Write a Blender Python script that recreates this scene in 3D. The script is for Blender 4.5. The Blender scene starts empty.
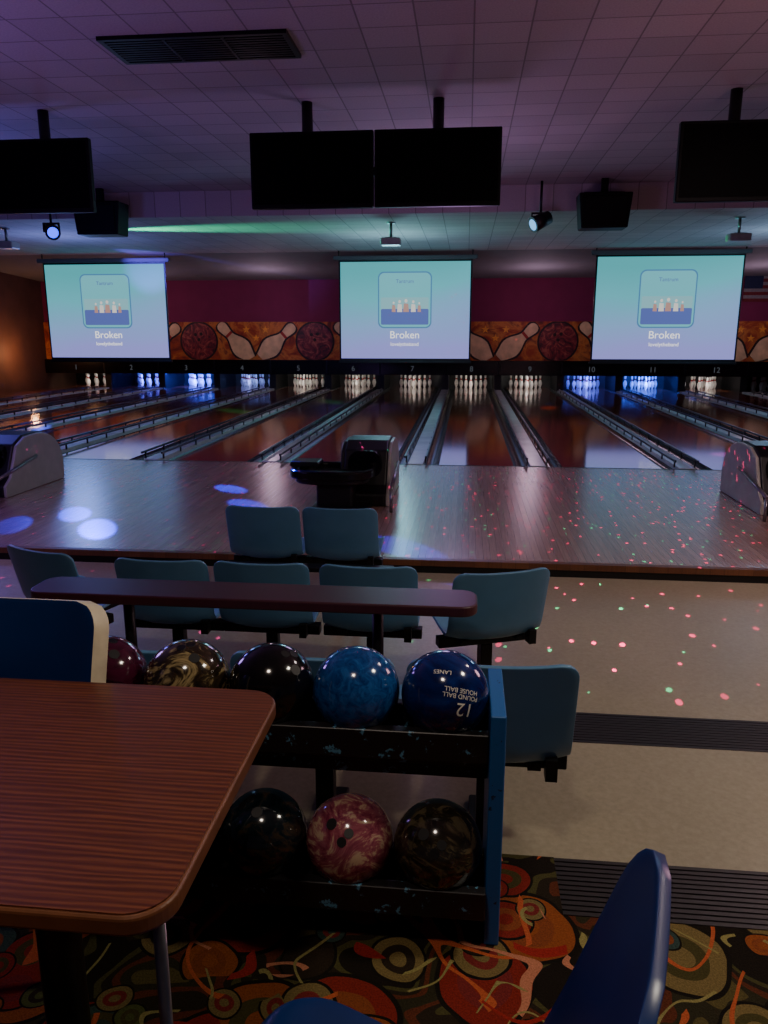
import bpy, bmesh, math, random
from mathutils import Vector, Matrix
random.seed(3)
S=bpy.context.scene
COL=bpy.context.collection
pi=math.pi

# ------------------------------------------------------------ materials
def lin(c):
    return tuple(((x/255)/12.92 if x/255<=0.04045 else ((x/255+0.055)/1.055)**2.4) for x in c)
class NT:
    def __init__(s,m):
        m.use_nodes=True; s.m=m; s.t=m.node_tree; s.n=s.t.nodes; s.l=s.t.links
        s.b=s.n.get('Principled BSDF')
    def add(s,t,**k):
        n=s.n.new(t)
        for a,b in k.items(): setattr(n,a,b)
        return n
    def link(s,a,b): s.l.new(a,b)
    def coord(s,scale=(1,1,1),out='Object',rot=(0,0,0)):
        tc=s.add('ShaderNodeTexCoord'); mp=s.add('ShaderNodeMapping')
        mp.inputs['Scale'].default_value=scale; mp.inputs['Rotation'].default_value=rot
        s.link(tc.outputs[out],mp.inputs['Vector']); return mp.outputs['Vector']
    def noise(s,vec,scale,detail=3,rough=.5,dist=0):
        n=s.add('ShaderNodeTexNoise'); n.inputs['Scale'].default_value=scale
        n.inputs['Detail'].default_value=detail; n.inputs['Roughness'].default_value=rough
        n.inputs['Distortion'].default_value=dist
        s.link(vec,n.inputs['Vector']); return n.outputs['Fac']
    def ramp(s,fac,stops,interp='LINEAR'):
        r=s.add('ShaderNodeValToRGB'); e=r.color_ramp.elements; r.color_ramp.interpolation=interp
        while len(e)<len(stops): e.new(.5)
        for el,(p,c) in zip(e,stops): el.position=p; el.color=(*c,1) if len(c)==3 else c
        s.link(fac,r.inputs['Fac']); return r.outputs['Color']
    def mix(s,fac,a,b,bt='MIX'):
        m=s.add('ShaderNodeMix',data_type='RGBA',blend_type=bt)
        def inp(nm,typ):
            return [i for i in m.inputs if i.name==nm and i.type==typ][0]
        for i,v in ((inp('Factor','VALUE'),fac),(inp('A','RGBA'),a),(inp('B','RGBA'),b)):
            if hasattr(v,'is_linked') or hasattr(v,'links'): s.link(v,i)
            elif isinstance(v,(int,float)): i.default_value=v
            else: i.default_value=(*v,1)
        return [o for o in m.outputs if o.type=='RGBA'][0]
    def math(s,op,a,b=None):
        m=s.add('ShaderNodeMath',operation=op)
        for i,v in enumerate((a,b)):
            if v is None: continue
            if isinstance(v,(int,float)): m.inputs[i].default_value=v
            else: s.link(v,m.inputs[i])
        return m.outputs[0]
    def bump(s,h,st=.3,d=.01):
        b=s.add('ShaderNodeBump'); b.inputs['Strength'].default_value=st; b.inputs['Distance'].default_value=d
        s.link(h,b.inputs['Height']); s.link(b.outputs[0],s.b.inputs['Normal'])
def mat(name,c,rough=.5,metal=0,spec=.5,var=.15,vs=20,coat=0):
    m=bpy.data.materials.new(name); t=NT(m); b=t.b
    c=lin(c)
    v=t.noise(t.coord(),vs,3)
    col=t.ramp(v,[(.3,tuple(x*(1-var) for x in c)),(.7,tuple(min(1,x*(1+var)) for x in c))])
    t.link(col,b.inputs['Base Color'])
    b.inputs['Roughness'].default_value=rough; b.inputs['Metallic'].default_value=metal
    b.inputs['Specular IOR Level'].default_value=spec
    b.inputs['Coat Weight'].default_value=coat; b.inputs['Coat Roughness'].default_value=.08
    return m
M={}
M['black']=mat('black_plastic',(12,12,14),.45)
M['tvbody']=mat('television_body',(7,7,9),.5,spec=.2)
M['blackgloss']=mat('black_gloss',(8,8,10),.18)
M['tvpanel']=mat('television_panel',(4,4,5),.5,spec=.08)
M['darkmetal']=mat('dark_metal',(28,28,32),.35,.6)
M['rail']=mat('bumper_rail',(60,64,78),.3,.5)
M['steel']=mat('steel',(140,140,145),.3,.9)
M['teal']=mat('teal_plastic',(84,128,164),.36,var=.08,vs=6)
M['navy']=mat('navy_plastic',(20,44,98),.3,var=.1,vs=6)
M['cream']=mat('cream_edge',(205,195,165),.5)
M['maroonwall']=mat('maroon_paint',(126,30,74),.8,var=.06,vs=3)
M['plaster']=mat('grey_plaster',(120,118,122),.85,var=.05,vs=3)
M['brownwall']=mat('brown_panel',(84,56,44),.7,var=.2,vs=2)
M['maroontop']=mat('maroon_laminate',(66,26,36),.38,var=.1,vs=30)
M['white']=mat('white_paint',(215,212,205),.35)
M['red']=mat('red_paint',(170,25,25),.4)
M['hoodgrey']=mat('hood_grey',(160,158,152),.4,var=.08,vs=8)
M['case']=mat('screen_case',(90,88,90),.5,var=.05,vs=4)
M['cap']=mat('divider_capping',(200,212,210),.22,var=.12,vs=3)
M['gutter']=mat('gutter_plastic',(52,52,56),.22,var=.1)
M['rubber']=mat('black_rubber',(30,25,24),.5)
M['glass']=mat('lens_glass',(20,20,30),.05)
M['lane_base']=mat('lane_base',(16,14,14),.7)

def m_wood(name,c1,c2,rough,boards=.03,coat=0,spec=.5):
    m=bpy.data.materials.new(name); t=NT(m)
    vec=t.coord()
    br=t.add('ShaderNodeTexBrick'); br.offset=.5
    mp=t.add('ShaderNodeMapping'); mp.inputs['Rotation'].default_value=(0,0,pi/2)
    t.link(vec,mp.inputs['Vector']); t.link(mp.outputs[0],br.inputs['Vector'])
    br.inputs['Scale'].default_value=1; br.inputs['Brick Width'].default_value=1.6; br.inputs['Row Height'].default_value=boards
    br.inputs['Mortar Size'].default_value=.0012; br.inputs['Mortar Smooth'].default_value=.3
    a,b=lin(c1),lin(c2)
    br.inputs['Color1'].default_value=(*a,1); br.inputs['Color2'].default_value=(*b,1)
    br.inputs['Mortar'].default_value=(*[x*.45 for x in b],1)
    g=t.noise(t.coord((30,1.2,1)),3,4,.6)
    col=t.mix(.5,br.outputs['Color'],t.ramp(g,[(.3,(.45,.45,.45)),(.7,(1,1,1))]),'MULTIPLY')
    t.link(col,t.b.inputs['Base Color'])
    t.b.inputs['Roughness'].default_value=rough; t.b.inputs['Coat Weight'].default_value=coat; t.b.inputs['Coat Roughness'].default_value=rough
    t.b.inputs['Specular IOR Level'].default_value=spec
    return m
M['lane']=m_wood('lane_boards',(156,86,58),(132,70,48),.10,.027,coat=.9,spec=.8)
M['approach']=m_wood('approach_boards',(168,138,126),(152,122,114),.26,.055,coat=.4)
M['edgewood']=m_wood('edge_wood',(120,78,50),(100,62,40),.4,.1)

def m_table():
    m=bpy.data.materials.new('table_laminate'); t=NT(m)
    v=t.coord((1.2,9,1))
    w=t.add('ShaderNodeTexWave',wave_type='BANDS',bands_direction='Y'); t.link(v,w.inputs['Vector'])
    w.inputs['Scale'].default_value=3.0; w.inputs['Distortion'].default_value=6; w.inputs['Detail'].default_value=4; w.inputs['Detail Scale'].default_value=1.2
    n=t.noise(t.coord((3,120,1)),2,4,.6)
    c=t.ramp(w.outputs['Fac'],[(0,lin((88,46,28))),(.5,lin((104,56,34))),(1,lin((122,70,42)))])
    c2=t.mix(.6,c,t.ramp(n,[(.35,(.5,.5,.5)),(.65,(1.1,1.1,1.1))]),'MULTIPLY')
    t.link(c2,t.b.inputs['Base Color']); t.b.inputs['Roughness'].default_value=.34
    return m
M['table']=m_table()
M['tedge']=mat('table_edge',(112,68,42),.4)

def m_floor():
    m=bpy.data.materials.new('beige_vinyl'); t=NT(m)
    v=t.coord()
    n=t.noise(v,45,4,.7); n2=t.noise(v,1.2,3)
    c=t.ramp(n,[(.3,lin((142,134,110))),(.7,lin((160,152,128)))])
    c=t.mix(.5,c,t.ramp(n2,[(.3,(.7,.7,.7)),(.7,(1,1,1))]),'MULTIPLY')
    t.link(c,t.b.inputs['Base Color']); t.b.inputs['Roughness'].default_value=.38
    return m
M['vinyl']=m_floor()

def m_carpet():
    m=bpy.data.materials.new('swirl_carpet'); t=NT(m)
    v=t.coord()
    wn=t.add('ShaderNodeTexNoise'); wn.inputs['Scale'].default_value=4; t.link(v,wn.inputs['Vector'])
    warp=t.mix(.07,v,wn.outputs['Color'],'ADD')
    bgn=t.noise(warp,5,1.5,.5,.4)
    c=t.ramp(bgn,[(.0,lin((34,28,22))),(.42,lin((78,74,42))),(.47,lin((46,38,28))),(.53,lin((96,50,32))),(.58,lin((52,48,32))),(.64,lin((92,82,46)))],'CONSTANT')
    for k,(sc,R,gt) in enumerate(((3.5,.42,.1),(5.2,.36,.4),(8.5,.34,.6))):
        vo=t.add('ShaderNodeTexVoronoi'); vo.inputs['Scale'].default_value=sc; vo.inputs['Randomness'].default_value=.8
        off=t.add('ShaderNodeMapping'); off.inputs['Location'].default_value=(k*3.3+.2,k*1.7+.1,0); t.link(warp,off.inputs['Vector'])
        vo.voronoi_dimensions='2D'; t.link(off.outputs[0],vo.inputs['Vector'])
        d=vo.outputs['Distance']
        sep=t.add('ShaderNodeSeparateColor'); t.link(vo.outputs['Color'],sep.inputs[0])
        cellc=t.ramp(sep.outputs[0],[(0,lin((132,42,32))),(.24,lin((84,90,48))),(.42,lin((150,80,42))),(.62,lin((56,74,68))),(.74,lin((48,38,28))),(.86,lin((124,106,64)))],'CONSTANT')
        cell2=t.ramp(sep.outputs[1],[(0,lin((76,70,38))),(.25,lin((138,72,42))),(.5,lin((50,40,30))),(.7,lin((122,44,42)))],'CONSTANT')
        gate=t.math('GREATER_THAN',sep.outputs[2],gt)
        disc=t.math('MULTIPLY',t.math('LESS_THAN',d,R),gate)
        inner=t.math('MULTIPLY',t.math('LESS_THAN',d,R*.58),gate)
        core=t.math('MULTIPLY',t.math('LESS_THAN',d,R*.28),gate)
        c=t.mix(disc,c,cellc); c=t.mix(inner,c,cell2); c=t.mix(core,c,cellc)
        ring=t.math('MULTIPLY',t.math('LESS_THAN',t.math('ABSOLUTE',t.math('SUBTRACT',d,R*.97)),.02),gate)
        c=t.mix(ring,c,lin((30,26,20)))
    for k,(sc,col,w,lo) in enumerate([(2.6,(190,92,56),.014,.5),(3.2,(196,126,96),.012,.46),(4.0,(150,140,84),.010,.54),(2.8,(158,44,38),.016,.44)]):
        vv=t.coord((1,1,1),rot=(.3*k,.2*k,k))
        nn=t.noise(vv,sc,1,.25,.8)
        band=t.math('LESS_THAN',t.math('ABSOLUTE',t.math('SUBTRACT',nn,lo)),w)
        gate=t.math('GREATER_THAN',t.noise(vv,sc*1.6,0),.53)
        c=t.mix(t.math('MULTIPLY',band,gate),c,lin(col))
    f=t.noise(v,220,3,.8)
    c=t.mix(.8,c,t.ramp(f,[(.3,(.3,.3,.3)),(.7,(1.1,1.1,1.1))]),'MULTIPLY')
    t.link(c,t.b.inputs['Base Color']); t.b.inputs['Roughness'].default_value=.95; t.b.inputs['Specular IOR Level'].default_value=.1
    t.bump(f,.5,.004)
    return m
M['carpet']=m_carpet()

def m_ceiling(name,c):
    m=bpy.data.materials.new(name); t=NT(m)
    br=t.add('ShaderNodeTexBrick'); br.offset=0; t.link(t.coord(),br.inputs['Vector'])
    br.inputs['Scale'].default_value=1; br.inputs['Brick Width'].default_value=.43; br.inputs['Row Height'].default_value=.43
    br.inputs['Mortar Size'].default_value=.008; br.inputs['Mortar Smooth'].default_value=.3
    a=lin(c)
    br.inputs['Color1'].default_value=(*a,1); br.inputs['Color2'].default_value=(*[x*.84 for x in a],1); br.inputs['Mortar'].default_value=(*[x*.45 for x in a],1)
    n=t.noise(t.coord(),60,3,.7)
    col=t.mix(.5,br.outputs['Color'],t.ramp(n,[(.35,(.7,.7,.7)),(.6,(1,1,1))]),'MULTIPLY')
    t.link(col,t.b.inputs['Base Color']); t.b.inputs['Roughness'].default_value=.8
    return m
M['ceil']=m_ceiling('ceiling_tile',(192,174,176))

def m_chip(name,c1,c2,th=.62,sc=28):
    m=bpy.data.materials.new(name); t=NT(m)
    v=t.coord((1,1,1)); n=t.noise(v,sc,5,.7)
    c=t.ramp(n,[(0,lin(c1)),(th,lin(c1)),(th+.02,lin(c2))])
    t.link(c,t.b.inputs['Base Color']); t.b.inputs['Roughness'].default_value=.4
    return m
M['rackblack']=m_chip('chipped_black_paint',(26,24,26),(84,140,170),.615,30)
M['rackblue']=m_chip('chipped_blue_paint',(26,92,158),(24,36,60),.64,22)

def m_ball(name,c1,c2,c3=None,sc=6,dist=3,rough=.12,metal=0):
    m=bpy.data.materials.new(name); t=NT(m)
    n=t.noise(t.coord(),sc,5,.65,dist)
    st=[(.36,lin(c1)),(.52,lin(c2))]
    if c3: st.append((.62,lin(c3)))
    t.link(t.ramp(n,st),t.b.inputs['Base Color'])
    t.b.inputs['Roughness'].default_value=rough; t.b.inputs['Metallic'].default_value=metal
    t.b.inputs['Coat Weight'].default_value=.3; t.b.inputs['Coat Roughness'].default_value=.08
    return m
B_black=m_ball('ball_black',(8,8,9),(13,13,15),sc=3)
B_gold=m_ball('ball_gold_marble',(22,18,14),(52,42,28),(150,132,92),10,4)
B_maroon=m_ball('ball_maroon',(40,8,24),(66,16,40),None,7,2)
B_blue=m_ball('ball_blue_pearl',(12,46,104),(22,70,134),(32,84,150),34,1.5)
B_navy=m_ball('ball_navy',(8,18,62),(12,30,90),(18,42,110),6,2)
B_pink=m_ball('ball_pink_marble',(104,40,60),(140,74,86),(176,150,124),13,3)
B_olive=m_ball('ball_charcoal_marble',(22,20,17),(44,39,30),(86,76,56),12,3)
B_teal=m_ball('ball_dark_teal',(10,16,20),(18,30,36),(60,48,36),8,3)

def emis(name,c,s=1):
    m=bpy.data.materials.new(name); t=NT(m)
    t.b.inputs['Base Color'].default_value=(0,0,0,1); t.b.inputs['Roughness'].default_value=.6
    t.b.inputs['Emission Color'].default_value=(*lin(c),1); t.b.inputs['Emission Strength'].default_value=s
    return m
def m_screen():
    m=bpy.data.materials.new('projection_image'); t=NT(m)
    tc=t.add('ShaderNodeTexCoord'); sp=t.add('ShaderNodeSeparateXYZ'); t.link(tc.outputs['Generated'],sp.inputs[0])
    n=t.noise(tc.outputs['Generated'],1.2,1)
    f=t.math('ADD',sp.outputs[2],t.math('MULTIPLY',t.math('SUBTRACT',n,.5),.6))
    f=t.math('SUBTRACT',f,t.math('MULTIPLY',sp.outputs[0],.18))
    c=t.ramp(f,[(0,lin((150,150,230))),(.3,lin((132,170,220))),(.6,lin((96,188,202))),(.9,lin((80,178,186)))])
    t.b.inputs['Base Color'].default_value=(.02,.02,.02,1)
    t.link(c,t.b.inputs['Emission Color']); t.b.inputs['Emission Strength'].default_value=1.0
    return m
M['screen']=m_screen()
M['card']=emis('album_card',(112,194,206),1.0)
M['cardlow']=emis('album_art_low',(100,116,196),.8)
M['cardmid']=emis('album_art_mid',(140,196,206),.95)
M['cardpeak']=emis('album_art_figure',(226,220,214),1.0)
M['cardfig2']=emis('album_art_figure_accent',(196,150,140),.9)
M['cardborder']=emis('album_card_border',(84,140,190),.85)  # flat border graphic around the card, part of the screen image
M['textw']=emis('screen_text',(250,250,250),1.3)
M['num']=emis('lane_number',(180,190,205),.12)

# ------------------------------------------------------------ geometry helpers
def link(o,parent=None):
    COL.objects.link(o)
    if parent: o.parent=parent
    return o
def group(name,loc=(0,0,0),rz=0):
    e=bpy.data.objects.new(name,None); e.location=loc; e.rotation_euler=(0,0,rz); e.empty_display_size=.1
    return link(e)
def from_bm(name,bm,mats,parent=None,loc=(0,0,0),rot=(0,0,0),smooth=False):
    me=bpy.data.meshes.new(name); bm.normal_update(); bm.to_mesh(me); bm.free()
    if not isinstance(mats,(list,tuple)): mats=[mats]
    for m in mats: me.materials.append(m)
    if smooth:
        for p in me.polygons: p.use_smooth=True
    o=bpy.data.objects.new(name,me); o.location=loc; o.rotation_euler=rot
    return link(o,parent)
def box(name,lo,hi,m,parent=None,bev=0,rot=(0,0,0)):
    c=[(a+b)/2 for a,b in zip(lo,hi)]; s=[abs(b-a) for a,b in zip(lo,hi)]
    bm=bmesh.new(); bmesh.ops.create_cube(bm,size=1)
    bmesh.ops.scale(bm,vec=s,verts=bm.verts)
    if bev: bmesh.ops.bevel(bm,geom=bm.edges[:],offset=bev,segments=3,affect='EDGES',profile=.5)
    return from_bm(name,bm,m,parent,c,rot,smooth=False)
def slab(name,lo,hi,m):   # mesh baked in world coords so object-space textures are metric
    bm=bmesh.new(); bmesh.ops.create_cube(bm,size=1)
    bmesh.ops.scale(bm,vec=[abs(b-a) for a,b in zip(lo,hi)],verts=bm.verts)
    bmesh.ops.translate(bm,vec=[(a+b)/2 for a,b in zip(lo,hi)],verts=bm.verts)
    return from_bm(name,bm,m)
def cyl(name,p0,p1,r,m,parent=None,r2=None,seg=20):
    p0,p1=Vector(p0),Vector(p1); d=p1-p0
    bm=bmesh.new(); bmesh.ops.create_cone(bm,cap_ends=True,segments=seg,radius1=r,radius2=r if r2 is None else r2,depth=d.length)
    o=from_bm(name,bm,m,parent,(p0+p1)/2,d.to_track_quat('Z','Y').to_euler())
    for p in o.data.polygons: p.use_smooth=len(p.vertices)==4
    return o
def prism(name,pts,axis,a,b,m,parent=None,bev=0,smooth=False):
    bm=bmesh.new()
    def P(p,h):
        return {'x':(h,p[0],p[1]),'y':(p[0],h,p[1]),'z':(p[0],p[1],h)}[axis]
    v0=[bm.verts.new(P(p,a)) for p in pts]; v1=[bm.verts.new(P(p,b)) for p in pts]
    bm.faces.new(v0); bm.faces.new(v1[::-1]); n=len(pts)
    for i in range(n): bm.faces.new((v0[i],v1[i],v1[(i+1)%n],v0[(i+1)%n]))
    bmesh.ops.recalc_face_normals(bm,faces=bm.faces)
    o=from_bm(name,bm,m,parent)
    if bev:
        md=o.modifiers.new('bev','BEVEL'); md.width=bev; md.segments=3; md.limit_method='ANGLE'
    return o
def rrect(x0,y0,x1,y1,r,seg=8):
    pts=[]
    for cx,cy,a in ((x1-r,y1-r,0),(x0+r,y1-r,90),(x0+r,y0+r,180),(x1-r,y0+r,270)):
        for i in range(seg+1):
            t=math.radians(a+90*i/seg); pts.append((cx+r*math.cos(t),cy+r*math.sin(t)))
    return pts
def lathe(bm,prof,seg=20,off=(0,0,0),matf=None):
    rings=[]
    for r,z in prof:
        if r<1e-6: rings.append([bm.verts.new((off[0],off[1],off[2]+z))])
        else: rings.append([bm.verts.new((off[0]+r*math.cos(2*pi*i/seg),off[1]+r*math.sin(2*pi*i/seg),off[2]+z)) for i in range(seg)])
    for k in range(len(rings)-1):
        a,b=rings[k],rings[k+1]; zm=(prof[k][1]+prof[k+1][1])/2
        for i in range(seg):
            j=(i+1)%seg
            if len(a)==1: f=bm.faces.new((a[0],b[j],b[i]))
            elif len(b)==1: f=bm.faces.new((a[i],a[j],b[0]))
            else: f=bm.faces.new((a[i],a[j],b[j],b[i]))
            f.smooth=True
            if matf: f.material_index=matf(zm)
def text(name,body,size,m,loc,rot,parent=None,ext=.002,align='CENTER'):
    c=bpy.data.curves.new(name,'FONT'); c.body=body; c.size=size; c.align_x=align; c.align_y='CENTER'; c.extrude=ext
    c.materials.append(m)
    o=bpy.data.objects.new(name,c); o.location=loc; o.rotation_euler=rot
    return link(o,parent)

# ------------------------------------------------------------ room shell
LX,RX=-13.2,10.2
ZL=-.22
slab('floor_carpet',(-6,-4,-.6),(.28,1.945,0),M['carpet'])
slab('floor_carpet',(.28,-4,-.6),(6,1.72,0),M['carpet'])
slab('floor_seating_upper',(LX,1.945,-.6),(RX,2.88,-.16),M['vinyl'])
slab('floor_seating_lower',(LX,3.14,-.6),(RX,5.6,-.32),M['vinyl'])
slab('floor_approach',(LX,5.62,-.6),(RX,9.87,ZL),M['approach'])
slab('floor_lane_base',(LX,9.87,-.7),(RX,26,-.40),M['lane_base'])
def treads(name,x0,x1,y0,y1,z):
    g=group(name)
    box('tread_body',(x0,y0,z-.44),(x1,y1,z-.004),M['rubber'],g)
    n=12; w=(y1-y0)/n
    for i in range(n):
        box('rib_%d'%(i+1),(x0,y0+i*w+w*.12,z-.004),(x1,y0+i*w+w*.82,z+.001),M['rubber'],g)
treads('trim_step_nosing',.28,6,1.72,1.945,0)
treads('trim_step_nosing',LX,RX,2.88,3.14,-.16)
slab('trim_approach_edge',(LX,5.56,-.262),(RX,5.62,ZL+.004),M['edgewood'])
slab('trim_approach_riser',(LX,5.575,-.6),(RX,5.62,-.262),M['black'])
slab('trim_foul_line',(LX,9.85,ZL-.05),(RX,9.885,ZL+.002),M['black'])
slab('ceiling',(LX,-4,3.7),(RX,13.0,3.9),M['ceil'])
slab('wall_soffit',(LX,13.0,3.31),(RX,13.12,3.9),M['ceil'])
slab('ceiling_lower',(LX,13.12,3.31),(RX,18.75,3.5),M['ceil'])
bm=bmesh.new()
vs=[bm.verts.new(p) for p in ((LX,18.75,3.31),(RX,18.75,3.31),(RX,23.7,3.0),(LX,23.7,3.0))]
bm.faces.new(vs); from_bm('ceiling_slope',bm,M['plaster'])
slab('wall_back',(LX,23.6,1.78),(RX,23.75,3.05),M['maroonwall'])
slab('wall_pit_curtain',(LX,25.3,-.6),(RX,25.4,2),M['black'])
slab('wall_left',(LX-.2,1.9,-.6),(LX,25.4,3.9),M['brownwall'])
slab('wall_right',(RX,1.9,-.6),(RX+.2,25.4,3.9),M['maroonwall'])
slab('wall_rear',(LX,-4.2,-.6),(RX,-4,3.9),M['plaster'])

# ------------------------------------------------------------ lanes
DIV=[-13.1,-11.25,-9.5,-7.72,-5.95,-4.21,-2.58,-.63,.946,2.80,4.5,6.3,8.05,9.9]
YF,YE=9.89,25.2
for i in range(len(DIV)-1):
    a,b=DIV[i]+.31,DIV[i+1]-.31
    slab('bowling_lane',(a,YF,-.40),(b,YE,ZL),M['lane'])
for i,d in enumerate(DIV[1:-1]):
    g=group('lane_divider',(d,0,0))
    box('capping',(-.10,YF,-.40),(.10,23.4,ZL+.012),M['cap'],g,.006)
    box('kickback_panel',(-.1,23.62,-.40),(.1,25.28,.3),M['black'],g)
    for s in (-1,1):
        bm=bmesh.new(); rows=[]
        for k in range(11):
            t=pi*k/10
            x=s*.2+.108*math.cos(t); z=ZL-.01-.1*math.sin(t)
            rows.append((bm.verts.new((x,YF,z)),bm.verts.new((x,YE,z))))
        for k in range(10): bm.faces.new((rows[k][0],rows[k+1][0],rows[k+1][1],rows[k][1])).smooth=True
        from_bm('gutter_%s'%('l' if s<0 else 'r'),bm,M['gutter'],g)
        box('bumper_rail_%s'%('l' if s<0 else 'r'),(s*.14-.012,YF+.05,ZL+.075),(s*.14+.012,22.6,ZL+.105),M['rail'],g,.005)
        bm=bmesh.new()
        for k in range(20):
            y=YF+.15+k*.65
            r=bmesh.ops.create_cube(bm,size=1)
            bmesh.ops.scale(bm,vec=(.016,.03,.09),verts=r['verts'])
            bmesh.ops.translate(bm,vec=(s*.125,y,ZL+.045),verts=r['verts'])
        from_bm('bumper_posts_%s'%('l' if s<0 else 'r'),bm,M['darkmetal'],g)
# pin
PROF=[(0,0),(.026,0),(.030,.006),(.042,.045),(.055,.085),(.0605,.114),(.058,.145),(.050,.175),(.038,.205),(.028,.232),(.0235,.254),(.0245,.275),(.029,.305),(.0323,.335),(.031,.355),(.022,.373),(.010,.380),(0,.381)]
bm=bmesh.new()
for r in range(4):
    for k in range(r+1):
        lathe(bm,PROF,14,((k-r/2)*.305,r*.264,0),lambda z:1 if .24<z<.27 else 0)
pins=bpy.data.meshes.new('pin_set'); bm.normal_update(); bm.to_mesh(pins); bm.free()
pins.materials.append(M['white']); pins.materials.append(M['red'])
for i in range(len(DIV)-1):
    o=bpy.data.objects.new('bowling_pin_set',pins); o.location=((DIV[i]+DIV[i+1])/2,24.15,ZL); link(o)
# masking unit
g=group('masking_unit')
def m_mural():
    m=bpy.data.materials.new('mural_background'); t=NT(m)
    v=t.coord((1,1,1))
    n=t.noise(v,1.6,4,.6,1.5)
    c=t.ramp(n,[(.3,lin((104,28,16))),(.45,lin((170,68,24))),(.58,lin((210,126,54))),(.7,lin((122,40,22)))])
    t.link(c,t.b.inputs['Base Color']); t.b.inputs['Roughness'].default_value=.6
    return m
box('mural_board',(LX,23.54,.65),(RX,23.6,1.78),m_mural(),g)
box('pin_deck_beam',(LX,23.4,.22),(RX,23.58,.65),M['blackgloss'],g,.01)
Mmb=m_ball('mural_ball',(60,12,24),(134,36,44),(180,92,72),2.5,3,.5)
Mmo=mat('mural_outline',(40,16,12),.6); Mmp=mat('mural_pin',(228,190,142),.6,var=.2,vs=4); Mmr=mat('mural_pin_stripe',(170,40,30),.6); Mstar=mat('mural_star',(240,160,60),.6)
def disc(name,x,z,r,y,m,seg=40):
    pts=[]
    for i in range(seg):
        a=2*pi*i/seg; pts.append((x+r*math.cos(a),min(1.775,max(.655,z+r*math.sin(a)))))
    return prism(name,pts,'y',y,23.545,m,g)
def pinshape(x,z,L,ang,y,m,grow=0,part=None):
    k=L/.381; pr=[(r,zz) for r,zz in PROF if part is None or part[0]<=zz<=part[1]]
    pts=[((r*1.25)*k+grow,zz*k-L/2) for r,zz in pr]+[(-(r*1.25)*k-grow,zz*k-L/2) for r,zz in reversed(pr)]
    if part is None: pts=pts[1:-1]
    c,s=math.cos(ang),math.sin(ang); out=[]
    for px,pz in pts:
        out.append((x+px*c-pz*s,min(1.775,max(.655,z+px*s+pz*c))))
    return prism('mural_pin',out,'y',y,23.545,m,g)
for k in range(-1,5):
    x=-8.2+3.62*k
    if -12.4<x<9.4:
        disc('mural_ball_outline',x,1.2,.60,23.532,Mmo); disc('mural_ball',x,1.2,.545,23.526,Mmb)
        for q,(hx,hz) in enumerate(((-.1,.2),(.08,.22),(0,.05))): disc('mural_hole',x+hx,1.2+hz,.05,23.52,Mmo,16)
    for xx,an in ((x+1.15,.75),(x+2.45,-.85)):
        if xx>9.4 or xx<-12.4: continue
        pinshape(xx,1.2,1.5,an,23.53,Mmo,.05); pinshape(xx,1.2,1.45,an,23.522,Mmp)
        pinshape(xx,1.2,1.45,an,23.518,Mmr,0,(.24,.28))
    for q in range(3):
        sx=x+1.8+q*.3-.3; sz=1.55-.25*(q%2)
        if -12.5<sx<9.5:
            pts=[(sx+(.12 if i%2==0 else .05)*math.cos(pi/2+i*pi/5),sz+(.12 if i%2==0 else .05)*math.sin(pi/2+i*pi/5)) for i in range(10)]
            prism('mural_star',pts,'y',23.534,23.545,Mstar,g)
for i in range(len(DIV)-1):
    n=i+1
    x=(DIV[i]+DIV[i+1])/2
    text('lane_number_%d'%n,str(n),.22,M['num'],(x,23.39,.40),(pi/2,0,0),g)
for i,d in enumerate(DIV[1:-1]):
    box('beam_joint_%d'%i,(d-.02,23.385,.24),(d+.02,23.4,.63),M['darkmetal'],g)

# ------------------------------------------------------------ screens
def screen(x0,x1,z0=.8,z1=3.1):
    g=group('projection_screen',((x0+x1)/2,18.6,0)); w=(x1-x0)/2
    box('backing',(-w,-.0,z0),(w,.02,z1),M['black'],g)
    box('image',(-w+.04,-.012,z0+.06),(w-.04,-.002,z1-.04),M['screen'],g)
    box('roller_case',(-w-.12,-.06,z1),(w+.12,.06,z1+.10),M['case'],g,.02)
    box('weight_bar',(-w-.03,-.03,z0-.05),(w+.03,.04,z0),M['black'],g,.01)
    cyl('hanger_1',(-w,0,z1+.10),(-w,0,3.31),.015,M['black'],g); cyl('hanger_2',(w,0,z1+.10),(w,0,3.31),.015,M['black'],g)
    prism('card_border',rrect(-.63,1.56,.63,2.84,.14),'y',-.016,-.012,M['cardborder'],g)
    prism('card',rrect(-.60,1.59,.60,2.81,.12),'y',-.020,-.016,M['card'],g)
    prism('art_mid',rrect(-.56,1.95,.56,2.26,.03),'y',-.023,-.020,M['cardmid'],g)
    prism('art_low',rrect(-.56,1.64,.56,2.0,.03),'y',-.026,-.023,M['cardlow'],g)
    # little standing figures
    for k,(fx,fs) in enumerate(((-.26,.8),(-.12,1.05),(.03,1.2),(.2,1.0),(.34,.7))):
        prism('figure_body_%d'%k,[(fx-.055*fs,1.93),(fx+.06*fs,1.93),(fx+.045*fs,2.02+.08*fs),(fx-.04*fs,2.03+.08*fs)],'y',-.029,-.0262,M['cardpeak'] if k%2 else M['cardfig2'],g)
        prism('figure_head_%d'%k,[(fx+.03*fs*math.cos(a*pi/5),2.05+.11*fs+.035*fs*math.sin(a*pi/5)) for a in range(10)],'y',-.029,-.0262,M['cardpeak'],g)
    text('card_title','Tantrum',.12,M['cardlow'],(0,-.022,2.62),(pi/2,0,0),g)
    text('track_title','Broken',.24,M['textw'],(0,-.015,1.40),(pi/2,0,0),g,.003)
    text('artist_name','lovelytheband',.12,M['textw'],(0,-.015,1.19),(pi/2,0,0),g,.003)
screen(-10.30,-7.22); screen(-3.02,.09); screen(2.86,6.10,.8,3.16)

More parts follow.
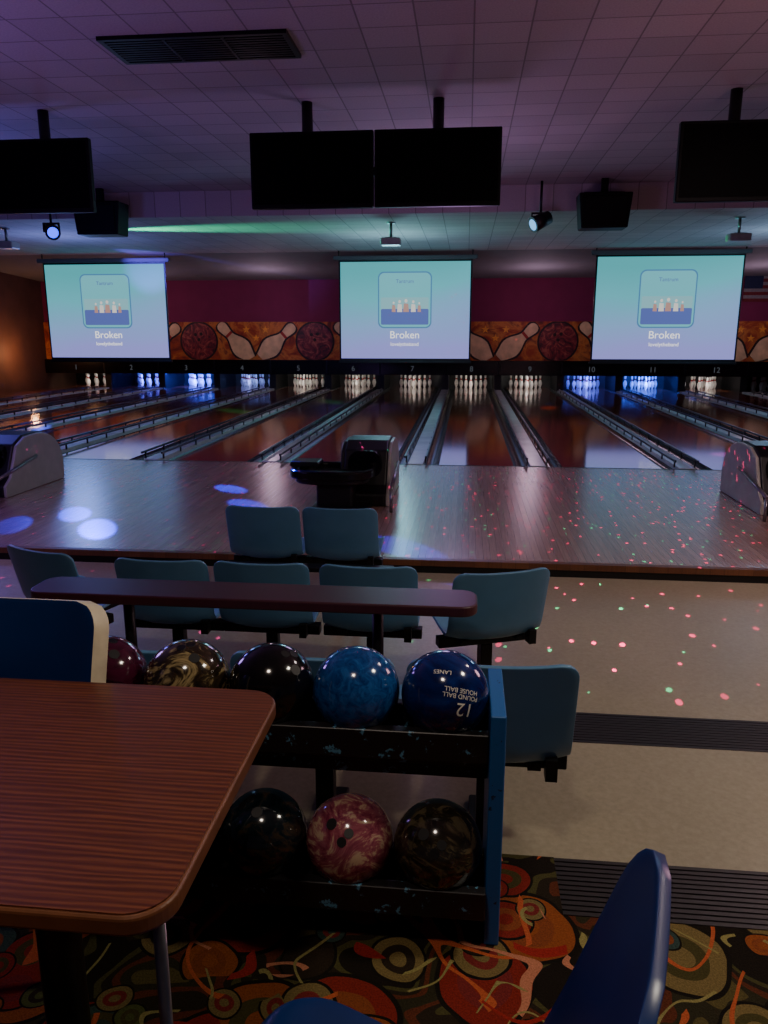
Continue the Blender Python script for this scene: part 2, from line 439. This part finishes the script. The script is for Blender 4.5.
# ------------------------------------------------------------ hanging tvs
def tv(xc,poles,w=1.25,y=8.2):
    g=group('hanging_television_pair',(xc,y,0))
    for s in (-1,1):
        cx=s*(w/2+.005)
        box('tv_body_%d'%(s+2),(cx-w/2,-.04,2.68),(cx+w/2,.04,3.40),M['tvbody'],g,.012)
        box('tv_panel_%d'%(s+2),(cx-w/2+.03,-.046,2.72),(cx+w/2-.03,-.038,3.37),M['tvpanel'],g)
        box('tv_rear_%d'%(s+2),(cx-.25,.04,2.85),(cx+.25,.10,3.25),M['black'],g,.02)
    box('mount_bar',(-w*.8,.08,3.0),(w*.8,.13,3.08),M['black'],g)
    for k,px in enumerate(poles):
        cyl('ceiling_pole_%d'%k,(px-xc,.11,3.0),(px-xc,.11,3.7),.055,M['black'],g)
tv(-.96,(-1.65,-.33)); tv(3.22,(2.49,3.9)); tv(-5.16,(-4.44,-5.8))
# vent
g=group('ceiling_air_vent')
box('frame_near',(-2.93,6.40,3.67),(-1.42,6.44,3.7),M['darkmetal'],g); box('frame_far',(-2.93,6.92,3.67),(-1.42,6.96,3.7),M['darkmetal'],g)
box('frame_l',(-2.93,6.44,3.67),(-2.89,6.92,3.7),M['darkmetal'],g); box('frame_r',(-1.46,6.44,3.67),(-1.42,6.92,3.7),M['darkmetal'],g)
box('duct_dark',(-2.89,6.44,3.692),(-1.46,6.92,3.699),M['black'],g)
for k in range(9): box('louvre_%d'%k,(-2.89,6.47+k*.05,3.672),(-1.46,6.495+k*.05,3.69),M['darkmetal'],g)
for k in range(2): box('divider_%d'%k,(-2.42+k*.47,6.44,3.668),(-2.40+k*.47,6.92,3.69),M['darkmetal'],g)
# speakers
for x in (-5.9,2.0):
    g=group('hanging_loudspeaker',(x,12.6,3.24))
    prism('cabinet',[(-.39,.24),(.39,.24),(.34,-.26),(-.34,-.26)],'y',-.2,.2,M['tvbody'],g,.02)
    box('grille',(-.31,-.215,-.2),(.31,-.2,.19),M['tvbody'],g,.01)
    box('bracket',(-.05,-.04,.24),(.05,.04,.46),M['tvbody'],g)
    box('bracket_yoke',(-.3,-.03,.24),(.3,.03,.27),M['tvbody'],g)
# projectors
for x,z in ((-1.35,2.98),(4.44,2.98),(-8.4,3.0)):
    g=group('ceiling_projector',(x,14,z))
    box('body',(-.17,-.14,-.05),(.17,.14,.07),M['hoodgrey'],g,.02)
    cyl('lens',(.05,.13,0),(.05,.18,0),.035,M['glass'],g)
    cyl('mount_pole',(0,0,.07),(0,0,3.31-z),.025,M['steel'],g)
    box('mount_plate',(-.1,-.1,.065),(.1,.1,.08),M['steel'],g)
    cyl('mount_flange',(0,0,3.29-z),(0,0,3.31-z),.08,M['steel'],g)
# stage light fixtures
def fixture(x,z,aim,col,lens_s,y=12.7):
    g=group('stage_light',(x,y,z))
    d=Vector(aim).normalized()
    cyl('can',-d*.16,d*.14,.10,M['black'],g,.12)
    cyl('lens',d*.13,d*.145,.085,emis('stage_lens_%d'%int(x*10),col,lens_s),g)
    box('yoke',(-.14,-.02,.10),(.14,.02,.13),M['black'],g)
    box('arm_l',(-.14,-.02,-.02),(-.12,.02,.12),M['black'],g); box('arm_r',(.12,-.02,-.02),(.14,.02,.12),M['black'],g)
    cyl('stem',(0,0,.12),(0,0,3.7-z),.02,M['black'],g)
fixture(-6.82,3.08,(.7,-1,-.35),(30,60,255),4)
fixture(1.08,3.12,(-1,-.5,-.5),(120,190,255),1.5)
# flag
g=group('wall_flag',(8.3,23.52,2.7))
fr=mat('flag_red',(110,30,36),.8); fw=mat('flag_white',(130,120,120),.8); fb=mat('flag_blue',(30,34,70),.8)
for k in range(9):
    box('stripe_%d'%k,(-.55,-.012,.33-.09*k),(.75,.0,.42-.09*k),fr if k%2==0 else fw,g)
box('canton',(-.55,-.018,-.03),(-.05,-.002,.42),fb,g)

# ------------------------------------------------------------ chairs
def shell(name,prof,w,m,parent,curve=.035,thick=.012,cr=.09,edge_m=None):
    P=[Vector((0,*p)) for p in prof]; pts=[]
    for i in range(len(P)-1):
        p0=P[max(i-1,0)];p1=P[i];p2=P[i+1];p3=P[min(i+2,len(P)-1)]
        for k in range(8):
            t=k/8
            pts.append(.5*((2*p1)+(p2-p0)*t+(2*p0-5*p1+4*p2-p3)*t*t+(3*p1-p0-3*p2+p3)*t**3))
    pts.append(P[-1]); L=[0]
    for i in range(1,len(pts)): L.append(L[-1]+(pts[i]-pts[i-1]).length)
    T=L[-1]; nu=18; bm=bmesh.new(); rows=[]
    for i,p in enumerate(pts):
        s=L[i]; e=min(s,T-s)
        hw=w/2 if e>=cr else w/2-cr+math.sqrt(max(0,cr*cr-(cr-e)**2))
        tg=(pts[min(i+1,len(pts)-1)]-pts[max(i-1,0)]).normalized()
        nrm=Vector((0,-tg.z,tg.y))
        row=[]
        for j in range(nu+1):
            q=-1+2*j/nu; x=q*hw
            f=abs(q*hw/(w/2))
            row.append(bm.verts.new(p+Vector((x,0,0))+nrm*(curve*f**2.4)))
        rows.append(row)
    for i in range(len(rows)-1):
        for j in range(nu):
            bm.faces.new((rows[i][j],rows[i][j+1],rows[i+1][j+1],rows[i+1][j]))
    bmesh.ops.recalc_face_normals(bm,faces=bm.faces)
    o=from_bm(name,bm,m,parent,smooth=True)
    if edge_m: o.data.materials.append(edge_m)
    md=o.modifiers.new('sol','SOLIDIFY'); md.thickness=thick; md.offset=0
    if edge_m: md.material_offset_rim=1
    md=o.modifiers.new('bev','BEVEL'); md.width=.003; md.segments=2; md.limit_method='ANGLE'; md.angle_limit=math.radians(50)
    return o
TP=[(-.10,.70),(-.075,.60),(-.045,.48),(-.015,.38),(.03,.335),(.12,.335),(.25,.355),(.36,.365),(.41,.34)]
def bench_chair(x,y,z,rz=0,w=.47):
    g=group('bowling_seat',(x,y,z),rz)
    shell('shell',TP,w,M['teal'],g,cr=.055,thick=.014)
    box('beam',(-.25,.10,.27),(.25,.16,.32),M['black'],g,.005)
    box('bracket_l',(-.16,.02,.31),(-.12,.30,.335),M['black'],g); box('bracket_r',(.12,.02,.31),(.16,.30,.335),M['black'],g)
    box('back_strap',(.17,-.02,.30),(.205,.03,.37),M['black'],g)
    box('leg',(-.03,.10,.02),(.03,.16,.27),M['black'],g,.005)
    box('foot',(-.05,-.06,0),(.05,.32,.025),M['black'],g,.008)
for x in (.095,-.43,-.955): bench_chair(x,2.12,-.16,w=.49)
for x in (-1.46,-.96,-.44): bench_chair(x,3.52,-.32)
bench_chair(.17,3.5,-.32,.35,w=.48); bench_chair(-2.12,3.62,-.32,-.35)
for x in (-1.27,-.77): bench_chair(x,4.72,-.32,w=.48)
g=group('bench_tray_rail')
box('rail',(-1.50,4.50,.0),(-.42,4.60,.03),M['black'],g,.005); box('support_l',(-1.3,4.53,-.32),(-1.26,4.57,0),M['black'],g); box('support_r',(-.66,4.53,-.32),(-.62,4.57,0),M['black'],g)
# counter
g=group('counter_table')
prism('top',rrect(-1.88,2.98,.07,3.21,.07),'z',.315,.36,M['maroontop'],g,.008)
for k,x in enumerate((-.36,-1.5)):
    cyl('post_%d'%k,(x,3.17,-.32),(x,3.17,.315),.025,M['black'],g); cyl('base_%d'%k,(x,3.26,-.32),(x,3.26,-.30),.1,M['black'],g)
# foreground table
g=group('dining_table')
prism('top_core',rrect(-1.75,.77,-.353,1.395,.06,10),'z',.718,.748,M['tedge'],g,.006)
prism('top_laminate',rrect(-1.745,.775,-.358,1.39,.056,10),'z',.7475,.7505,M['table'],g)
cyl('leg_1',(-.40,.86,0),(-.40,.86,.72),.009,M['steel'],g)
cyl('pedestal_1',(-.75,1.18,.02),(-.75,1.18,.72),.04,M['black'],g); box('pedestal_foot_1',(-.95,1.12,0),(-.55,1.24,.04),M['black'],g,.01)
cyl('pedestal_2',(-1.35,1.05,.02),(-1.35,1.05,.72),.04,M['black'],g); box('pedestal_foot_2',(-1.55,.98,0),(-1.15,1.12,.04),M['black'],g,.01)
# navy chairs
def dining_chair(x,y,z,rz,edge=None,w=.44,curve=.055,thick=.016,top=.86,cr=.11,ds=0):
    NP=[(-.16-(top-.86)*.3,top),(-.12,.74),(-.075,.60),(-.03,.49),(.03,.445),(.14,.44),(.28-ds,.455),(.36-ds,.46),(.40-ds,.44)]
    g=group('dining_chair',(x,y,0),rz)
    o=shell('shell',NP,w,M['navy'],g,curve=curve,thick=thick,cr=cr,edge_m=edge); o.location.z=z
    for k,(a,b) in enumerate(((-.15,.06),(.15,.06),(-.15,.30),(.15,.30))):
        cyl('leg_%d'%(k+1),(a*1.12,b+(-.05 if b<.2 else .04),0),(a,b,.445+z),.011,M['steel'],g)
    box('under_rail',(-.16,.05,.425+z),(.16,.08,.44+z),M['steel'],g); box('under_rail_front',(-.16,.29,.435+z),(.16,.32,.45+z),M['steel'],g)
dining_chair(.035,.71,-.02,math.radians(74),w=.37,curve=.012,thick=.014,top=.91,ds=.03)
dining_chair(-1.02,1.41,0,pi,M['cream'],w=.49,thick=.04,cr=.06)

# ------------------------------------------------------------ ball rack
g=group('ball_rack')
x0,x1=-1.08,.075
def sideboard(name,xa,xb,m):
    prism(name,[(1.60,0),(1.86,0),(1.88,.60),(1.615,.60)],'x',xa,xb,m,g,.004)
sideboard('end_panel_r',x1,x1+.036,M['rackblue']); sideboard('end_panel_l',x0-.036,x0,M['rackblue'])
for nm,y,z in (('upper',1.747,.585),('lower',1.66,.225)):
    yy=y
    box('rail_front_'+nm,(x0,yy-.095,z-.13),(x1,yy-.065,z-.055),M['rackblack'],g,.004)
    box('rail_back_'+nm,(x0,yy+.055,z-.13),(x1,yy+.085,z-.06),M['rackblack'],g,.004)
    box('shelf_board_'+nm,(x0,yy-.065,z-.155),(x1,yy+.10,z-.128),M['rackblack'],g,.003)
    if nm=='upper': box('lower_stretcher',(x0,yy-.02,z-.215),(x1,yy+.02,z-.157),M['rackblack'],g,.004)
def ball(x,y,z,m,holes=(0,-.5,.9),rz=0,r=.108,scale=1):
    g=group('bowling_ball',(x,y,z))
    bm=bmesh.new(); bmesh.ops.create_uvsphere(bm,u_segments=48,v_segments=28,radius=r)
    o=from_bm('sphere',bm,m,g,smooth=True); o.rotation_euler=(random.random()*3,random.random()*3,random.random()*3)
    if holes:
        n=Vector(holes).normalized(); a=n.orthogonal().normalized(); b=n.cross(a)
        for k,(da,db,hr) in enumerate(((-.12,.17,.0115),(.12,.17,.0115),(0,-.28,.0135))):
            d=(n+a*da+b*db).normalized()
            cyl('hole_%d'%k,d*(r-.006),d*(r+.0006),hr,M['black'],g,seg=20)
    return g
Yu,Zu,Yl,Zl=1.747,.585,1.66,.225
ball(-.906,Yu,Zu,B_maroon,(.3,-.2,.9)); ball(-.686,Yu,Zu,B_gold,(.2,-.3,1))
ball(-.468,Yu,Zu,B_black,(.5,-.2,.7)); ball(-.253,Yu,Zu,B_blue,(.1,.6,.8))
nb=ball(-.032,Yu,Zu,B_navy,(-.2,.9,.3))
ball(-.478,Yl,Zl,B_teal,(-.2,-.3,.9)); ball(-.260,Yl,Zl,B_pink,(-.12,-.8,.75)); ball(-.042,Yl,Zl,B_olive,(-.1,-.85,.65))
ball(-.70,Yl,Zl,B_black,None); ball(-.92,Yl,Zl,B_maroon,None)
# printed text wrapped on the navy ball
def wrap_text(body,size,parent,yaw,pit,roll,r=.1086):
    c=bpy.data.curves.new('tmp','FONT'); c.body=body; c.size=size; c.align_x='CENTER'; c.align_y='CENTER'; c.space_line=.9
    o=bpy.data.objects.new('tmp',c); COL.objects.link(o); bpy.context.view_layer.update()
    me=bpy.data.meshes.new_from_object(o.evaluated_get(bpy.context.evaluated_depsgraph_get())); COL.objects.unlink(o); bpy.data.objects.remove(o)
    bm=bmesh.new(); bm.from_mesh(me)
    bmesh.ops.triangulate(bm,faces=bm.faces); bmesh.ops.subdivide_edges(bm,edges=[e for e in bm.edges if e.calc_length()>size*.15],cuts=2,use_grid_fill=True)
    bmesh.ops.triangulate(bm,faces=bm.faces); bm.to_mesh(me); bm.free()
    R=Matrix.Rotation(yaw,3,'Z')@Matrix.Rotation(pit,3,'X')
    for v in me.vertices:
        x,y=v.co.x,v.co.y
        x,y=x*math.cos(roll)-y*math.sin(roll),x*math.sin(roll)+y*math.cos(roll)
        a=x/r;b=y/r
        d=Vector((math.sin(a)*math.cos(b),-math.cos(a)*math.cos(b),math.sin(b)))
        v.co=R@d*r
    me.materials.clear(); me.materials.append(M['white'])
    t=bpy.data.objects.new('printed_text',me); link(t,parent)
wrap_text('12',.045,nb,.46,-.10,pi-.25); wrap_text('POUND BALL\nHOUSE BALL',.015,nb,.42,-.45,pi-.3)
wrap_text('LANES',.015,nb,-.1,-.95,pi)

# ------------------------------------------------------------ ball returns
def ball_return(x,side_s=-1,panel='hoodgrey'):
    g=group('ball_return_machine',(x,0,0))
    pr=[(7.35,ZL),(8.55,ZL),(8.55,.02)]
    for i in range(9):
        a=math.radians(0+90*i/8); pr.append((8.05+.5*math.cos(a),.02+.37*math.sin(a)))
    pr+= [(7.8,.38),(7.62,.30),(7.54,.14),(7.46,-.02),(7.35,-.1)]
    prism('hood',pr,'x',-.22,.22,M['black'],g,.02)
    side=[(y*.985+.118,z*.97-.005) for y,z in pr]
    prism('side_panel_l',side,'x',-.255,-.22,M[panel],g,.01); prism('side_panel_r',side,'x',.22,.255,M['hoodgrey'],g,.01)
    prism('hood_mouth',rrect(-.17,.04,.17,.31,.12),'y',7.50,7.62,M['blackgloss'],g)
    cx=side_s*.29
    def oval(rx,ry,n=36): return [(cx+rx*math.copysign(abs(math.cos(2*pi*i/n))**.7,math.cos(2*pi*i/n)),7.33+ry*math.copysign(abs(math.sin(2*pi*i/n))**.7,math.sin(2*pi*i/n))) for i in range(n)]
    prism('tray_body',oval(.36,.28),'z',.04,.12,M['black'],g,.02)
    bm=bmesh.new(); o1=oval(.41,.33); o2=oval(.33,.25); n=len(o1)
    q=[[bm.verts.new((p[0],p[1],z)) for p in o] for o,z in ((o1,.09),(o1,.18),(o2,.18),(o2,.09))]
    for k in range(4):
        for i in range(n): bm.faces.new((q[k][i],q[k][(i+1)%n],q[(k+1)%4][(i+1)%n],q[(k+1)%4][i]))
    bmesh.ops.recalc_face_normals(bm,faces=bm.faces)
    o=from_bm('tray_rim',bm,M['blackgloss'],g); md=o.modifiers.new('b','BEVEL'); md.width=.02; md.segments=3; md.limit_method='ANGLE'
    prism('pedestal',[(cx-.14,7.15),(cx+.22,7.15),(cx+.22,7.5),(cx-.14,7.5)],'z',ZL,.05,M['black'],g,.03)
    prism('base_plinth',rrect(cx-.18,7.05,cx+.38,7.6,.06),'z',ZL,ZL+.05,M['darkmetal'],g,.01)
    cyl('side_rail',(-side_s*.30,7.1,.0),(-side_s*.30,7.9,.14),.018,M['steel'],g)
    cyl('side_rail_leg',(-side_s*.30,7.12,ZL),(-side_s*.30,7.12,.0),.015,M['steel'],g)
    prism('control_pod',rrect(cx-.40,.19,cx-.12,.24,.02),'y',7.2,7.45,M['black'],g,.01)
ball_return(-4.96,-1); ball_return(-.98,-1,'black'); ball_return(3.03,1)

# ------------------------------------------------------------ lights
def point(name,loc,e,c,r=.3):
    l=bpy.data.lights.new(name,'POINT'); l.energy=e; l.color=c; l.shadow_soft_size=r
    o=bpy.data.objects.new(name,l); o.location=loc; link(o); return o
def area(name,loc,rot,e,c,sx,sy):
    l=bpy.data.lights.new(name,'AREA'); l.shape='RECTANGLE'; l.size=sx; l.size_y=sy; l.energy=e; l.color=c
    o=bpy.data.objects.new(name,l); o.location=loc; o.rotation_euler=rot; link(o); return o
def spot(name,loc,tgt,e,c,ang,blend=.2,r=.01):
    l=bpy.data.lights.new(name,'SPOT'); l.energy=e; l.color=c; l.spot_size=math.radians(ang); l.spot_blend=blend; l.shadow_soft_size=r
    o=bpy.data.objects.new(name,l); o.location=loc
    o.rotation_euler=(Vector(tgt)-Vector(loc)).to_track_quat('-Z','Y').to_euler(); link(o); return o
area('downlight_table',(-.4,.2,3.6),(0,0,0),30,(1,.82,.68),.3,.3)
area('downlight_seats',(2.3,2.0,3.6),(0,0,0),58,(1,.89,.72),.4,.4)
area('downlight_seats_far',(3.0,4.9,3.6),(0,0,0),30,(1,.82,.78),.4,.4)
point('ceiling_wash_pink',(3.0,4.5,1.6),58,(1,.52,.62),.4)  # ceiling washes are unseen fill points, added in place of ambient light
point('ceiling_wash_purple',(-4.5,5.0,1.6),80,(.46,.24,1),.4)
point('ceiling_wash_mid',(-.2,9.9,2.0),36,(.76,.44,1),.4)
point('blue_fill_left',(-6.5,9.0,2.2),60,(.18,.16,1),.3)  # unseen blue point added to give the left side a blue cast
point('lane_wash',(-1.5,15.6,2.3),80,(.34,.82,.95),.4)  # lane washes are unseen cool fill points added to brighten the lanes
point('lane_wash_left',(-8,15.2,2.2),90,(.20,.32,1),.4)
point('lane_wash_right',(6.0,15.6,2.3),72,(.34,.66,1),.4)
for x in (-9.5,-5.5,1.8,7.5): point('mural_wash',(x,21.4,2.3),32,(.98,.66,.9),.25)  # unseen fill points added to brighten the back wall and mural
point('wall_sconce_glow',(-12.6,21.5,.9),40,(1,.45,.2),.1)
for x,e,c in ((-9.8,70,(.06,.10,1)),(-8.5,110,(.05,.10,1)),(-6.85,16,(.2,.3,1)),(-5.1,5,(1,.95,.85)),(-3.4,4,(1,.95,.85)),(-1.6,4,(1,.95,.85)),(.16,4,(1,.95,.85)),(1.87,5,(1,.95,.9)),(3.65,36,(.07,.12,1)),(5.4,70,(.04,.12,1)),(7.2,6,(1,.9,.85)),(-12,4,(1,.9,.8))):
    area('pin_deck_light',(x,23.72,.2),(math.radians(50),0,0),e*1.5,c,1,.05)
# moving blue pools
for t,e in (((-2.55,8.08,ZL),24000),((-2.13,7.29,ZL),24000),((-3.19,6.25,ZL),2800),((-3.66,6.76,ZL),2800),((-4.0,6.3,ZL),3500),((-.55,5.98,ZL),26000)):
    spot('blue_beam',(-6.2,11.9,2.7),t,e,(.01,.02,1),2.7,.25,.02)
# coloured pools on the lanes
for t,e,c,a in (((-5.0,16.5,ZL),20000,(.03,1,.45),4),((-3.3,19.0,ZL),20000,(.03,1,.5),3.5),((3.7,11.2,ZL),16000,(.15,.05,1),6),((5.5,12.6,ZL),12000,(.3,.04,1),5),((-8.6,13.5,ZL),16000,(.08,.08,1),6),((-6.9,12.0,ZL),12000,(.05,.3,1),5),((1.9,18,ZL),12000,(1,.3,.05),3)):
    spot('lane_colour_beam',(.9,9.8,3.4),t,e,c,a,.8,.03)
spot('green_beam',(-7.6,14.4,2.95),(-4.0,14.5,3.31),3200,(.03,1,.45),26,1)
spot('violet_beam',(-8.5,16.0,2.7),(-7.0,20.5,3.2),1100,(.14,.10,1),30,.8)
# laser star projectors
def laser(loc,tgt,e,c,scale,seed,th,cone=46):
    o=spot('laser_star_projector',loc,tgt,e,c,cone,.3,0)
    l=o.data; l.use_nodes=True; nt=l.node_tree; em=nt.nodes.get('Emission')
    tc=nt.nodes.new('ShaderNodeTexCoord'); mp=nt.nodes.new('ShaderNodeMapping'); mp.inputs['Location'].default_value=(seed,seed*2,seed*.5)
    vo=nt.nodes.new('ShaderNodeTexVoronoi'); vo.inputs['Scale'].default_value=scale
    lt=nt.nodes.new('ShaderNodeMath'); lt.operation='LESS_THAN'; lt.inputs[1].default_value=th
    nt.links.new(tc.outputs['Normal'],mp.inputs['Vector']); nt.links.new(mp.outputs[0],vo.inputs['Vector'])
    nt.links.new(vo.outputs['Distance'],lt.inputs[0]); nt.links.new(lt.outputs[0],em.inputs['Strength'])
laser((1.9,9.4,3.4),(1.7,7.6,ZL),7000,(1,.03,.16),50,3.1,.14,68)
laser((2.0,9.4,3.4),(1.3,7.7,ZL),4000,(.03,1,.35),40,7.7,.10,68)
laser((1.3,10.4,3.4),(0,16,ZL),9000,(1,.1,.12),60,5.7,.11,56)
laser((-2.6,9.4,3.4),(-2.6,7.7,ZL),4000,(1,.05,.3),44,9.1,.10,66)
w=bpy.data.worlds.new('world'); S.world=w; w.use_nodes=True
w.node_tree.nodes['Background'].inputs[0].default_value=(.3,.25,.4,1); w.node_tree.nodes['Background'].inputs[1].default_value=.05

# ------------------------------------------------------------ camera
c=bpy.data.cameras.new('camera'); c.sensor_fit='VERTICAL'; c.sensor_height=36; c.sensor_width=27; c.lens=769/1024*36; c.clip_end=100; c.clip_start=.02
co=bpy.data.objects.new('camera',c); co.location=(0,0,1.45); co.rotation_euler=(pi/2-math.atan(179/769),0,math.radians(6)); link(co)
S.camera=co
